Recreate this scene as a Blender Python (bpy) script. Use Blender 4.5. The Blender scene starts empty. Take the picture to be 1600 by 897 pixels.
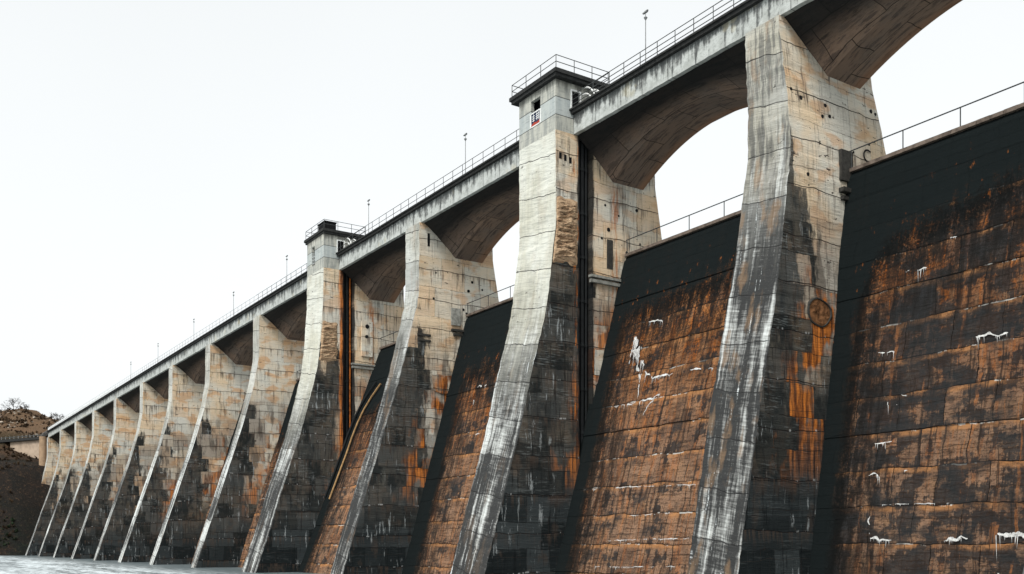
import bpy, bmesh, math, random
from mathutils import Vector, noise as mn
random.seed(7)
sc = bpy.context.scene
COL = sc.collection
WATER = -3.7

# ------------------------------------------------------------------ camera
F = 1535.0; VX = -213.0; HY = 850.0
yaw = math.atan((800 - VX) / F); cy, sy = math.cos(yaw), math.sin(yaw)
cd = bpy.data.cameras.new('camera'); cam = bpy.data.objects.new('camera', cd); COL.objects.link(cam)
cd.sensor_width = 36; cd.lens = 36 * F / 1600; cd.shift_y = (HY - 448.5) / 1600
cd.clip_start = 0.1; cd.clip_end = 6000
cam.rotation_euler = (math.pi / 2, 0, math.atan2(cy, sy))      # looks along (-cy, sy)
sc.camera = cam

# ------------------------------------------------------------------ nodes helper
class G:
    def __init__(s, name, rough=0.85):
        s.m = bpy.data.materials.new(name); s.m.use_nodes = True
        s.t = s.m.node_tree; s.t.nodes.clear()
        s.out = s.n('ShaderNodeOutputMaterial'); s.b = s.n('ShaderNodeBsdfPrincipled')
        s.l(s.b.outputs[0], s.out.inputs[0]); s.set(s.b.inputs['Roughness'], rough)
        s.b.inputs['Specular IOR Level'].default_value = 0.12
        g = s.n('ShaderNodeNewGeometry'); s.P = g.outputs['Position']; s.N = g.outputs['Normal']
        x = s.n('ShaderNodeSeparateXYZ'); s.l(s.P, x.inputs[0]); s.x, s.y, s.z = x.outputs
        s.rnd = s.n('ShaderNodeObjectInfo').outputs['Random']
    def n(s, t): return s.t.nodes.new(t)
    def l(s, a, b): s.t.links.new(a, b)
    def set(s, sock, v):
        if isinstance(v, bpy.types.NodeSocket): s.l(v, sock)
        elif isinstance(v, tuple) and sock.type == 'RGBA' and len(v) == 3: sock.default_value = (*v, 1)
        else: sock.default_value = v
    def M(s, op, a, b=0.0, c=None, clamp=False):
        n = s.n('ShaderNodeMath'); n.operation = op; n.use_clamp = clamp
        s.set(n.inputs[0], a); s.set(n.inputs[1], b)
        if c is not None: s.set(n.inputs[2], c)
        return n.outputs[0]
    def add(s, a, b): return s.M('ADD', a, b)
    def sub(s, a, b): return s.M('SUBTRACT', a, b)
    def mul(s, a, b): return s.M('MULTIPLY', a, b)
    def sat(s, a): return s.M('ADD', a, 0.0, clamp=True)
    def ss(s, v, lo, hi, a=0.0, b=1.0, smooth=True):
        n = s.n('ShaderNodeMapRange'); n.interpolation_type = 'SMOOTHSTEP' if smooth else 'LINEAR'
        s.set(n.inputs[0], v); s.set(n.inputs[1], lo); s.set(n.inputs[2], hi); s.set(n.inputs[3], a); s.set(n.inputs[4], b)
        return n.outputs[0]
    def mix(s, f, a, b, mode='MIX'):
        n = s.n('ShaderNodeMix'); n.data_type = 'RGBA'; n.blend_type = mode; n.clamp_factor = True
        s.set(n.inputs[0], f); s.set(n.inputs[6], a); s.set(n.inputs[7], b); return n.outputs[2]
    def vec(s, x, y, z=0.0):
        n = s.n('ShaderNodeCombineXYZ'); s.set(n.inputs[0], x); s.set(n.inputs[1], y); s.set(n.inputs[2], z); return n.outputs[0]
    def noise(s, v, scale=1.0, detail=4.0, rough=0.55, dist=0.0):
        n = s.n('ShaderNodeTexNoise'); s.set(n.inputs['Vector'], v); s.set(n.inputs['Scale'], scale)
        s.set(n.inputs['Detail'], detail); s.set(n.inputs['Roughness'], rough); s.set(n.inputs['Distortion'], dist)
        return n.outputs[0]
    def brick(s, v, w, h, mortar=0.02, off=0.5, smooth=0.1):
        n = s.n('ShaderNodeTexBrick'); s.set(n.inputs['Vector'], v); s.set(n.inputs['Scale'], 1.0)
        s.set(n.inputs['Color1'], (0, 0, 0)); s.set(n.inputs['Color2'], (1, 1, 1)); s.set(n.inputs['Mortar'], (.5, .5, .5))
        s.set(n.inputs['Mortar Size'], mortar); s.set(n.inputs['Mortar Smooth'], smooth); s.set(n.inputs['Brick Width'], w); s.set(n.inputs['Row Height'], h)
        n.offset = off; return n.outputs['Color'], n.outputs['Fac']
    def finish(s, col, height=None, bump=0.3, dist=0.1):
        s.set(s.b.inputs['Base Color'], col)
        if height is not None:
            b = s.n('ShaderNodeBump'); s.set(b.inputs['Strength'], bump); s.set(b.inputs['Distance'], dist)
            s.set(b.inputs['Height'], height); s.l(b.outputs[0], s.b.inputs['Normal'])
        return s.m

# ------------------------------------------------------------------ materials
def concrete_side(name, qe=24.0, rust=0.8, warm=0.6, low=6.0, mid_dark=.75, seed=0.0, groove_rust=0.0, dust=0.0, bot=8.0):
    """board-marked concrete of the pier sides: lift joints, stained lower part, rust near the wall"""
    g = G(name)
    g.b.inputs['Specular IOR Level'].default_value = .12
    o = g.add(g.mul(g.rnd, 37.0), seed)
    wob = g.mul(g.sub(g.noise(g.vec(g.y, g.z, o), .35, 3), .5), .7)
    u = g.add(g.y, g.mul(o, 1.7)); v = g.add(g.z, wob)
    big = g.noise(g.vec(g.y, g.z, o), .16, 4, .6)
    mid = g.noise(g.vec(g.mul(g.y, .8), g.mul(g.z, .45), o), .8, 6, .65)
    brush = g.noise(g.vec(g.mul(g.y, .7), g.mul(g.z, 8), o), 1.0, 6, .72)
    drip = g.noise(g.vec(g.mul(g.y, 3.0), g.mul(g.z, .2), o), 1.0, 6, .68)
    fine = g.noise(g.vec(g.y, g.z, o), 6, 6, .72)
    patch = g.noise(g.vec(g.mul(g.y, .5), g.mul(g.z, .8), g.add(o, 21)), .7, 3, .5)
    bc, bf = g.brick(g.vec(u, v), 4.6, 1.14, .02, .37)
    bc2, bf2 = g.brick(g.vec(g.add(u, g.add(1.3, g.mul(wob, .8))), g.add(v, .4)), 2.5, 2.28, .026, .37)
    bc3, bf3 = g.brick(g.vec(g.add(u, 4.3), g.add(v, 1.1)), 3.1, 3.42, .02, .29)
    lift = g.M('FRACT', g.M('DIVIDE', g.add(v, 200.9), 3.42))
    liftm = g.ss(g.M('ABSOLUTE', g.sub(lift, .5)), .487, .496)
    under = g.ss(lift, .6, 1.0)
    lower = g.ss(g.z, 20, 25, 1.0, 0.0)
    c = g.mix(g.ss(big, .38, .62), (.68, .54, .37), (.62, .60, .52))
    c = g.mix(g.ss(bc3, .55, .95, 0, .55), c, (.66, .47, .30))
    c = g.mix(g.ss(bc3, .45, .05, 0, .45), c, (.58, .575, .52))
    c = g.mix(g.mul(g.ss(patch, .52, .62), warm), c, (.58, .34, .17))
    c = g.mix(g.mul(g.ss(bc2, .1, .9), g.mul(lower, .8)), c, (.30, .20, .12))
    c = g.mix(g.mul(g.ss(bc3, .35, .7), g.mul(lower, .75)), c, (.29, .28, .25))
    c = g.mix(g.mul(g.ss(g.noise(g.vec(g.mul(g.y, 1.1), g.mul(g.z, .3), g.add(o, 17)), .8, 4, .6), .5, .62), g.mul(lower, .8)), c, (.10, .085, .07))
    c = g.mix(g.ss(bc, .6, 1.0, 0, .16), c, (.27, .22, .165))
    c = g.mix(g.mul(g.ss(brush, .50, .70), .36), c, (.15, .115, .085))
    c = g.mix(g.mul(g.ss(mid, .58, .74), .45), c, (.16, .12, .09))
    c = g.mix(g.mul(g.ss(fine, .58, .72), .38), c, (.13, .095, .07))
    c = g.mix(g.mul(g.mul(g.ss(drip, .52, .66), g.ss(mid, .42, .56)), .8), c, (.075, .06, .05))
    if dust:      # thick soot streaks
        c = g.mix(g.mul(g.ss(g.add(drip, g.mul(.6, g.sub(big, .5))), .50, .60), dust), c, (.05, .05, .05))
    spots = g.ss(g.noise(g.vec(g.mul(g.y, 1.1), g.mul(g.z, 2.4), g.add(o, 9.0)), 1.1, 4, .6), .665, .69)
    c = g.mix(g.mul(spots, .9), c, (.035, .028, .024))
    # wet black staining of the lower part, reaching highest along the front edge
    yf = g.sub(53.3, g.mul(.33, g.M('MAXIMUM', g.sub(24.5, g.z), 0.0)))
    d = g.M('MAXIMUM', g.sub(g.y, yf), 0.0)
    q = g.add(g.z, g.mul(3.2, d))
    q = g.add(q, g.mul(g.sub(g.noise(g.vec(g.mul(g.y, .7), g.mul(g.z, .2), o), 1.0, 6, .7), .5), 16.0))
    q = g.add(q, g.mul(g.sub(bc2, .5), 7.0))
    strip = g.ss(q, qe - 1.0, qe + 1.0, 1.0, 0.0)
    midz = g.ss(g.add(g.add(g.z, g.mul(g.sub(drip, .5), 22.0)), g.mul(g.sub(bc2, .5), 6.0)), low + 2, low + 9, mid_dark, 0.0)
    lowm = g.M('MAXIMUM', g.ss(g.add(g.add(g.z, g.mul(g.sub(mid, .5), 9.0)), g.mul(g.sub(bc2, .5), 5.0)), bot - 5, bot + 4, .96, 0.0), g.ss(g.add(g.z, g.mul(g.sub(drip, .5), 4.0)), bot - 8, bot + 5, 1.0, 0.0))
    Mk = g.M('MAXIMUM', g.M('MAXIMUM', g.mul(strip, g.ss(g.add(mid, g.mul(g.sub(bc2, .5), .25)), .34, .5, .98, .88)), midz), lowm)
    Mk = g.mul(Mk, g.ss(g.add(g.z, g.mul(g.sub(drip, .5), 2.0)), 28.3, 29.2, 1.0, 0.0))
    dk = g.mix(g.ss(bc2, .1, .95), (.009, .0125, .0135), (.034, .041, .043))
    dk = g.mix(g.mul(g.mul(g.ss(brush, .50, .64), g.ss(patch, .46, .58)), g.ss(g.z, 0, 12, .3, 1.0)), dk, (.12, .135, .135))
    dk = g.mix(g.mul(g.ss(mid, .55, .65), .5), dk, (.06, .045, .035))
    dk = g.mix(g.mul(g.ss(drip, .55, .63), .85), dk, (.006, .008, .009))
    c = g.mix(Mk, c, dk)
    runs = g.mul(g.ss(g.noise(g.vec(g.mul(g.y, 2.6), g.mul(g.z, .3), g.add(o, 44)), 1, 6, .72), .585, .62), g.mul(lower, g.ss(g.noise(g.vec(g.y, g.z, g.add(o, 45)), .3, 2), .48, .58)))
    c = g.mix(g.mul(runs, .7), c, (.34, .37, .375))
    # rust seeping from the blocks beside the wall
    rz = g.mul(g.ss(g.z, 3.0, 9.0), g.ss(g.z, 19.0, 23.0, 1.0, 0.0))
    rn = g.ss(g.add(g.noise(g.vec(g.mul(g.y, .5), g.mul(g.z, .3), g.add(o, 3)), 1, 3), g.mul(g.sub(bc2, .5), .3)), .47, .60)
    rm = g.mul(g.mul(rz, rn), g.ss(g.add(d, g.mul(g.sub(mid, .5), 5)), 2.6, 4.8))
    rc = g.mix(g.ss(drip, .40, .58), (.58, .19, .035), (.10, .035, .015))
    rc = g.mix(g.ss(fine, .5, .7, 0, .5), rc, (.30, .09, .02))
    c = g.mix(g.mul(rm, rust), c, rc)
    if groove_rust:
        gn = g.noise(g.vec(g.mul(g.y, 2.0), g.mul(g.z, .35), g.add(o, 13)), 1, 5, .7)
        gm = g.mul(g.ss(g.add(g.y, g.mul(g.sub(gn, .5), 1.2)), 53.2, 53.6), g.ss(g.y, 54.05, 54.1, 1.0, 0.0))
        gm = g.mul(gm, g.ss(gn, .58 - groove_rust * .25, .66 - groove_rust * .25))
        c = g.mix(g.mul(g.mul(gm, g.ss(g.z, 9, 12)), .95), c, g.mix(g.ss(drip, .42, .6), (.58, .18, .03), (.09, .03, .012)))
        g2 = g.mul(g.ss(g.M('ABSOLUTE', g.sub(g.y, g.add(58.1, g.mul(g.sub(gn, .5), 1.0)))), .25, .45, 1, 0), g.mul(g.ss(gn, .42, .55), g.ss(g.z, 33.5, 32, 0.0, 1.0)))
        c = g.mix(g.mul(g2, .7), c, (.40, .13, .03))
        blk = g.mul(g.ss(g.add(g.M('ABSOLUTE', g.sub(g.y, 54.75)), g.mul(g.sub(gn, .5), .8)), .8, 1.05, 1, 0), g.ss(g.z, 7, 10))
        c = g.mix(g.mul(blk, .96), c, (.010, .012, .013))
    # joints
    jb = g.mul(bf2, g.mul(lower, g.ss(mid, .38, .6, .15, .9)))
    c = g.mix(jb, c, (.010, .010, .010))
    c = g.mix(g.mul(bf, g.mul(g.sub(1.0, lower), g.ss(mid, .47, .64, .0, .6))), c, (.04, .032, .028))
    c = g.mix(g.mul(bf3, g.ss(fine, .4, .6, .2, .9)), c, (.03, .024, .02))
    c = g.mix(g.mul(liftm, g.ss(fine, .3, .5, .5, 1.0)), c, (.014, .012, .012))
    c = g.mix(g.mul(g.mul(under, g.ss(drip, .48, .60)), .55), c, (.085, .06, .045))
    # lime bleeding out of a few joints
    lime = g.mul(g.mul(g.ss(lift, .0, .06, 1, 0), g.ss(g.noise(g.vec(g.mul(g.y, 2.5), g.mul(g.z, .25), g.add(o, 5)), .5, 5, .7), .58, .62)), g.ss(g.z, 14, 18, 1.0, 0.0))
    c = g.mix(g.mul(lime, .75), c, (.62, .64, .63))
    h = g.add(g.mul(g.add(liftm, g.mul(bf2, .5)), -1.0), g.add(g.mul(brush, .8), g.add(g.mul(fine, .5), g.mul(bc2, .35))))
    return g.finish(c, h, .8, .14)

def concrete_front(name, dark=.5, top=(.56, .57, .535), zb=26.0, seed=0.0, brown=0.25, panels=.3):
    """pale weathered front faces of the piers, streaked down the batter"""
    g = G(name)
    g.b.inputs['Specular IOR Level'].default_value = .12
    o = g.add(g.mul(g.rnd, 41.0), seed)
    big = g.noise(g.vec(g.mul(g.x, .7), g.mul(g.z, .35), o), .35, 4, .6)
    brush = g.noise(g.vec(g.mul(g.x, .55), g.add(g.mul(g.z, 6.5), g.mul(g.x, 1.2)), o), 1.0, 6, .75)
    drip = g.noise(g.vec(g.mul(g.x, 1.7), g.mul(g.z, .10), o), 1.0, 5, .66)
    drip2 = g.noise(g.vec(g.mul(g.x, 3.6), g.mul(g.z, .28), g.add(o, 3)), 1.0, 6, .7)
    fine = g.noise(g.vec(g.x, g.mul(g.z, 1.6), o), 4, 7, .78)
    zz = g.add(g.z, g.add(g.mul(.16, g.x), g.mul(g.sub(g.noise(g.vec(g.x, g.z, o), .5, 3), .5), .7)))
    lf = g.M('DIVIDE', g.add(zz, 240.0), 3.42)
    lift = g.M('FRACT', lf)
    lj = g.ss(g.M('ABSOLUTE', g.sub(lift, .5)), .485, .496)
    band = g.noise(g.vec(0.0, g.M('FLOOR', lf), o), 5.3, 1)
    c = g.mix(g.ss(big, .38, .62), top, (top[0] * .84, top[1] * .82, top[2] * .76))
    c = g.mix(g.ss(band, .42, .66, 0, panels), c, (.26, .27, .265))
    c = g.mix(g.mul(g.ss(brush, .46, .66), .42), c, (.20, .205, .19))
    c = g.mix(g.mul(g.ss(g.add(drip2, g.mul(g.sub(big, .5), .8)), .50, .62), panels), c, (.10, .10, .095))
    low = g.ss(g.add(g.z, g.mul(g.sub(drip, .5), 16.0)), zb - 11, zb + 5, 1.0, 0.0)
    v = g.add(g.add(g.add(g.mul(drip, 1.15), g.mul(big, .75)), -.42), g.add(g.mul(g.sub(brush, .5), .5), g.mul(g.sub(drip2, .5), .55)))
    v = g.add(v, g.mul(g.sub(band, .5), .42))
    t = .62 - dark * .24
    grey = g.mix(g.ss(v, t - .13, t + .02), (.42, .435, .42), (.16, .163, .157))
    grey = g.mix(g.ss(v, t + .0, t + .12), grey, (.036, .037, .037))
    grey = g.mix(g.ss(v, t - .11, t - .19), grey, (.56, .59, .575))
    c = g.mix(low, c, grey)
    c = g.mix(g.mul(g.ss(g.noise(g.vec(g.mul(g.x, 1.2), g.mul(g.z, .4), g.add(o, 4)), .7, 4), .54, .66), brown), c, (.27, .17, .095))
    w = g.mul(g.ss(g.add(g.noise(g.vec(g.mul(g.x, 1.9), g.mul(g.z, .16), g.add(o, 8)), 1, 4, .6), g.mul(g.sub(brush, .5), .25)), .66, .72), low)
    c = g.mix(g.mul(w, .8), c, (.66, .70, .70))
    spots = g.ss(g.noise(g.vec(g.x, g.mul(g.z, 1.8), g.add(o, 9)), 1.3, 4, .55), .675, .70)
    c = g.mix(g.mul(spots, .75), c, (.05, .045, .04))
    c = g.mix(g.mul(lj, .9), c, (.03, .03, .03))
    c = g.mix(g.mul(g.ss(fine, .54, .72), .5), c, (.12, .12, .11))
    h = g.add(g.mul(lj, -1.0), g.add(brush, g.mul(fine, .6)))
    return g.finish(c, h, .7, .1)

def masonry(name, x0, k0, kd, kk=0.0, edge=1.8, tint=(.30, .135, .05), dk=.5, seed=0.0, low_brown=.5):
    """rusty coursed face of the overflow wall. x0: left end; black above z = k0 + kk*min(d,3.5) + kd*d"""
    g = G(name, 1.0)
    g.b.inputs['Specular IOR Level'].default_value = 0.04
    d = g.sub(g.x, x0)
    o = seed
    wob = g.mul(g.sub(g.noise(g.vec(g.x, g.z, o), .4, 4), .5), .6)
    xx = g.add(g.x, g.mul(wob, 1.3)); zz = g.add(g.z, wob)
    bc, bf = g.brick(g.vec(xx, zz), 3.3, 2.45, .03, .43)
    bcs, bfs = g.brick(g.vec(g.add(xx, 1.1), zz), 1.6, .817, .018, .4)
    big = g.noise(g.vec(g.x, g.z, o), .17, 4, .6)
    mid = g.noise(g.vec(g.x, g.mul(g.z, 1.3), o), .7, 7, .72)
    brush = g.noise(g.vec(g.mul(g.x, .6), g.mul(g.z, 4.5), o), 1, 7, .75)
    drip = g.noise(g.vec(g.mul(g.x, 2.2), g.add(g.mul(g.z, .2), g.mul(g.x, .15)), o), 1, 6, .7)
    fine = g.noise(g.vec(g.x, g.z, o), 6, 8, .8)
    hi = g.ss(g.add(g.z, g.mul(g.sub(big, .5), 14)), 6, 20)
    c = g.mix(hi, (.30, .185, .12), tint)
    c = g.mix(g.ss(g.noise(g.vec(g.mul(g.x, .25), g.mul(g.z, .35), g.add(o, 50)), 1, 4, .6), .5, .62, 0, .75), c, (.13, .085, .062))
    c = g.mix(g.ss(mid, .48, .66, 0, .6), c, (.40, .23, .125))
    c = g.mix(g.mul(g.ss(drip, .50, .58, 0, .95), g.add(.4, g.mul(hi, .6))), c, (.46, .135, .02))
    c = g.mix(g.ss(bcs, .3, 1.0, 0, .4), c, (.10, .06, .04))
    # dark wet patches, cool grey-black, loosely following the blocks
    pz = g.add(g.add(g.mul(g.sub(bc, .5), .16), g.noise(g.vec(g.mul(g.x, .5), g.mul(g.z, .7), g.add(o, 4)), .8, 5, .68)), g.mul(g.sub(drip, .5), .55))
    c = g.mix(g.mul(g.ss(pz, .63 - dk * .18, .70 - dk * .18), .93), c, g.mix(g.ss(mid, .4, .6), (.026, .029, .031), (.055, .052, .05)))
    c = g.mix(g.mul(g.ss(brush, .50, .62), .8), c, (.035, .025, .02))
    c = g.mix(g.mul(g.ss(fine, .49, .62), .8), c, (.05, .028, .018))
    cf = g.M('FRACT', g.M('DIVIDE', g.add(zz, 245.0), 2.45))
    c = g.mix(g.mul(g.ss(cf, .80, .94), g.ss(mid, .42, .58, .1, .85)), c, (.46, .22, .09))
    c = g.mix(g.mul(g.mul(g.ss(cf, .12, .0), g.ss(drip, .45, .55)), .7), c, (.03, .02, .016))
    c = g.mix(g.mul(bf, g.ss(brush, .4, .5, .45, 1.0)), c, (.012, .009, .008))
    c = g.mix(g.mul(bfs, g.ss(big, .42, .6, .0, .7)), c, (.03, .02, .015))
    # seeps of bright rust running down from the vertical joints
    fx = g.ss(g.noise(g.vec(g.mul(xx, 1.5), g.mul(g.z, .06), g.add(o, 30)), 1, 4, .6), .60, .64)
    c = g.mix(g.mul(g.mul(fx, g.ss(mid, .42, .6)), .7), c, (.40, .16, .06))
    run = g.ss(g.noise(g.vec(g.mul(xx, 3.0), g.mul(g.z, .16), g.add(o, 81)), 1, 6, .68), .53, .61)
    c = g.mix(g.mul(run, .8), c, (.035, .027, .023))
    # lime on some joints
    lm = g.mul(g.ss(g.add(cf, g.mul(g.sub(fine, .5), .06)), .955, .975), g.ss(g.noise(g.vec(g.x, g.mul(g.z, .4), g.add(o, 7.0)), .45, 5, .75), .55, .58))
    c = g.mix(g.mul(lm, .8), c, (.62, .62, .58))
    # black band under the crest and down the corner beside the pier
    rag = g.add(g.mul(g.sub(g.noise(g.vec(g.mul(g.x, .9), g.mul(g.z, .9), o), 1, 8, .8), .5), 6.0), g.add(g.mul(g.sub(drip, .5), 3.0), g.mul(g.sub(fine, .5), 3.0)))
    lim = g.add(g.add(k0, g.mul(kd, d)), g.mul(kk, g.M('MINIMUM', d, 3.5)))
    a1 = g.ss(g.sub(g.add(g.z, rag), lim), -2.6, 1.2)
    a2 = g.ss(g.add(d, g.mul(rag, .3)), edge - 1.0, edge + .9, 1.0, 0.0)  # corner stripe: wet stain together with painted shade beside the pier
    dribble = g.noise(g.vec(g.mul(g.x, 1.6), g.mul(g.z, .33), g.add(o, 60)), 1, 7, .72)  # breaks up the dark fade below the band and beside the stripe
    sz = g.ss(g.add(g.sub(g.z, lim), g.mul(g.sub(dribble, .5), 20.0)), -12.0, .5)
    sx = g.ss(g.add(d, g.mul(g.sub(dribble, .5), -12.0)), edge + .2, edge + 4.8, 1.0, 0.0)  # carries the corner stain and painted shade outward
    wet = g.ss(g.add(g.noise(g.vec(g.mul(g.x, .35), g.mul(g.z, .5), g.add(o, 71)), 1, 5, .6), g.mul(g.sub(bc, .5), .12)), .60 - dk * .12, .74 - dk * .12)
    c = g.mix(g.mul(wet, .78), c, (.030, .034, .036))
    sm = g.mul(g.M('MAXIMUM', sz, g.mul(sx, .9)), g.ss(g.add(dribble, g.mul(g.sub(fine, .5), .9)), .34, .50))
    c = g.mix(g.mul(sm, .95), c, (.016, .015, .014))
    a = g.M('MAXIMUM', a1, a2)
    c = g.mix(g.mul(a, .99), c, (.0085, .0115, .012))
    # orange flecks breaking through the black
    fl = g.mul(g.ss(g.noise(g.vec(g.mul(g.x, 2.2), g.mul(g.z, .8), g.add(o, 40)), 1, 5, .65), .64, .68), g.mul(a1, g.ss(g.sub(g.z, lim), 5.0, 0.0)))
    c = g.mix(g.mul(fl, .8), c, (.32, .10, .02))
    h = g.add(g.mul(g.add(bf, g.mul(bfs, .3)), -1.2), g.add(g.add(mid, g.mul(fine, .8)), g.add(g.mul(bc, .4), brush)))
    h = g.mul(h, g.ss(a, 0, 1, 1.0, .3))
    return g.finish(c, h, 1.0, .16)

def soffit_mat():
    g = G('stained soffit concrete')
    o = g.mul(g.rnd, 30.0)
    w = g.mul(g.sub(g.noise(g.vec(g.x, g.y, o), .4, 2), .5), .5)
    bc, bf = g.brick(g.vec(g.add(g.x, w), g.add(g.y, w)), 4.4, 2.3, .03, .41)
    big = g.noise(g.vec(g.x, g.y, o), .3, 4, .6)
    st = g.noise(g.vec(g.mul(g.x, .6), g.mul(g.y, 3.0), o), 1, 5, .7)
    fine = g.noise(g.P, 4, 5, .7)
    c = g.mix(g.ss(big, .35, .65), (.24, .165, .12), (.185, .145, .118))
    c = g.mix(g.ss(bc, 0, 1, 0, .5), c, (.11, .085, .07))
    c = g.mix(g.ss(st, .48, .62, 0, .7), c, (.055, .044, .04))
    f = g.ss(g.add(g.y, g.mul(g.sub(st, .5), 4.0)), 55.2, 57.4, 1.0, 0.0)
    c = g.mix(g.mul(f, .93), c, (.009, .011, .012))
    e = g.ss(g.add(g.y, g.mul(g.sub(big, .5), 1.5)), 60.4, 61.3)
    c = g.mix(g.mul(e, .5), c, (.34, .17, .09))
    c = g.mix(g.mul(bf, .85), c, (.012, .012, .012))
    c = g.mix(g.ss(fine, .58, .72, 0, .4), c, (.05, .04, .035))
    return g.finish(c, g.add(g.mul(bf, -1), st), .6, .1)

def fascia_mat():
    g = G('weathered fascia concrete')
    o = g.mul(g.rnd, 30.0)
    drip = g.noise(g.vec(g.mul(g.x, 2.6), g.mul(g.z, .25), o), 1, 6, .7)
    sp = g.noise(g.vec(g.x, g.z, o), 1.1, 6, .7)
    fine = g.noise(g.vec(g.x, g.mul(g.z, 3), o), 4, 5, .7)
    c = g.mix(g.ss(sp, .35, .65), (.46, .48, .46), (.33, .345, .325))
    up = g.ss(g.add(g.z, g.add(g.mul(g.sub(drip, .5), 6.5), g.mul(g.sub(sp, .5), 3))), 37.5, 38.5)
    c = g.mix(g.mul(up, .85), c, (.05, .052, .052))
    c = g.mix(g.mul(g.ss(drip, .58, .66), .75), c, (.06, .065, .065))
    c = g.mix(g.mul(g.ss(fine, .52, .7), .55), c, (.16, .17, .165))
    jx = g.M('FRACT', g.M('DIVIDE', g.add(g.x, 700.0), 3.1))
    c = g.mix(g.ss(jx, .972, .98, 0, .8), c, (.05, .05, .05))
    c = g.mix(g.mul(g.ss(g.noise(g.vec(g.x, g.z, g.add(o, 6)), .5, 3), .6, .7), .35), c, (.40, .36, .24))
    return g.finish(c, g.add(drip, fine), .5, .06)

def plain(name, col, rough=.6, metal=0.0, var=.35, scale=3.0):
    g = G(name, rough)
    n = g.noise(g.P, scale, 5, .65)
    c = g.mix(g.ss(n, .35, .7), col, tuple(v * (1 - var) for v in col))
    g.b.inputs['Metallic'].default_value = metal
    return g.finish(c, n, .3, .03)

def room_mat():
    g = G('grey tower room concrete')
    o = g.mul(g.rnd, 30.0)
    br = g.noise(g.vec(g.mul(g.add(g.x, g.y), .9), g.mul(g.z, 6), o), 1, 5, .7)
    dr = g.noise(g.vec(g.mul(g.add(g.x, g.y), 2.5), g.mul(g.z, .35), o), 1, 5, .65)
    blue = g.mul(g.ss(g.z, 38.25, 38.3), g.ss(g.z, 39.85, 39.9, 1.0, 0.0))
    c = g.mix(g.ss(dr, .4, .62), (.42, .42, .37), (.27, .28, .26))
    c = g.mix(g.mul(blue, .55), c, (.38, .43, .44))
    c = g.mix(g.ss(br, .5, .7, 0, .5), c, (.15, .16, .16))
    c = g.mix(g.mul(g.ss(g.add(g.z, g.mul(g.sub(dr, .5), 3)), 40.6, 41.4), .6), c, (.1, .09, .075))
    l1 = g.ss(g.M('ABSOLUTE', g.sub(g.z, 38.28)), .02, .05, 1, 0)
    l2 = g.ss(g.M('ABSOLUTE', g.sub(g.z, 39.88)), .02, .05, 1, 0)
    c = g.mix(g.mul(g.M('MAXIMUM', l1, l2), .9), c, (.03, .03, .03))
    return g.finish(c, g.add(br, dr), .4, .05)

def rock_mat(name='crumbled sandstone coloured patch'):
    g = G(name, .9)
    n = g.noise(g.vec(g.mul(g.y, 1), g.mul(g.z, 3.2), g.x), 1.0, 7, .72)
    n2 = g.noise(g.P, 5, 6, .75)
    c = g.mix(g.ss(n, .36, .64), (.50, .36, .23), (.27, .17, .10))
    c = g.mix(g.ss(g.noise(g.vec(g.mul(g.y, .8), g.mul(g.z, 5), 0.0), 1.0, 6, .75), .52, .62, 0, .85), c, (.07, .045, .03))
    c = g.mix(g.ss(n2, .56, .68, 0, .8), c, (.06, .04, .03))
    return g.finish(c, g.add(n, n2), .9, .12)

def hill_mat():
    g = G('brown scrub hillside', .95)
    big = g.noise(g.P, .05, 5, .6); mid = g.noise(g.P, .25, 7, .72); fine = g.noise(g.P, 1.1, 7, .8)
    c = g.mix(g.ss(mid, .35, .65), (.105, .06, .035), (.045, .035, .024))
    c = g.mix(g.ss(fine, .55, .7, 0, .55), c, (.24, .155, .09))
    c = g.mix(g.ss(big, .5, .6, 0, .6), c, (.03, .032, .018))
    up = g.ss(g.z, 39, 44)
    c = g.mix(g.mul(up, .55), c, (.21, .135, .08))
    pale = g.mul(g.ss(fine, .60, .66), g.ss(mid, .52, .6))
    c = g.mix(g.mul(pale, g.ss(g.z, 36, 44, .12, .9)), c, (.50, .42, .33))
    gr = g.mul(g.ss(g.z, 2, 10, 1, 0), g.ss(mid, .45, .55))
    c = g.mix(g.mul(gr, .5), c, (.025, .05, .03))
    dkn = g.ss(g.z, 27, 36, .86, 0.0)
    c = g.mix(g.mul(dkn, g.ss(fine, .62, .5, .35, 1.0)), c, (.013, .014, .014))
    return g.finish(c, g.add(mid, fine), 1.0, 1.2)

def water_mat():
    g = G('pale rippled water', .22)
    n = g.noise(g.vec(g.mul(g.x, .35), g.y), .9, 6, .7)
    n2 = g.noise(g.vec(g.mul(g.x, .12), g.y), .25, 4, .6)
    near = g.ss(g.add(g.y, g.mul(g.sub(n2, .5), 16)), 31, 42)  # foam thins toward the dam, painting its shade onto the water
    foam = g.mul(g.ss(g.add(n, g.mul(n2, .6)), .70, .90), g.sub(1.0, g.mul(near, .9)))
    c = g.mix(foam, (.10, .13, .14), (.55, .61, .63))
    g.set(g.b.inputs['Roughness'], g.ss(foam, 0, 1, .32, .7))
    g.b.inputs['Specular IOR Level'].default_value = .5
    return g.finish(c, g.add(n, n2), .5, .25)

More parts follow.
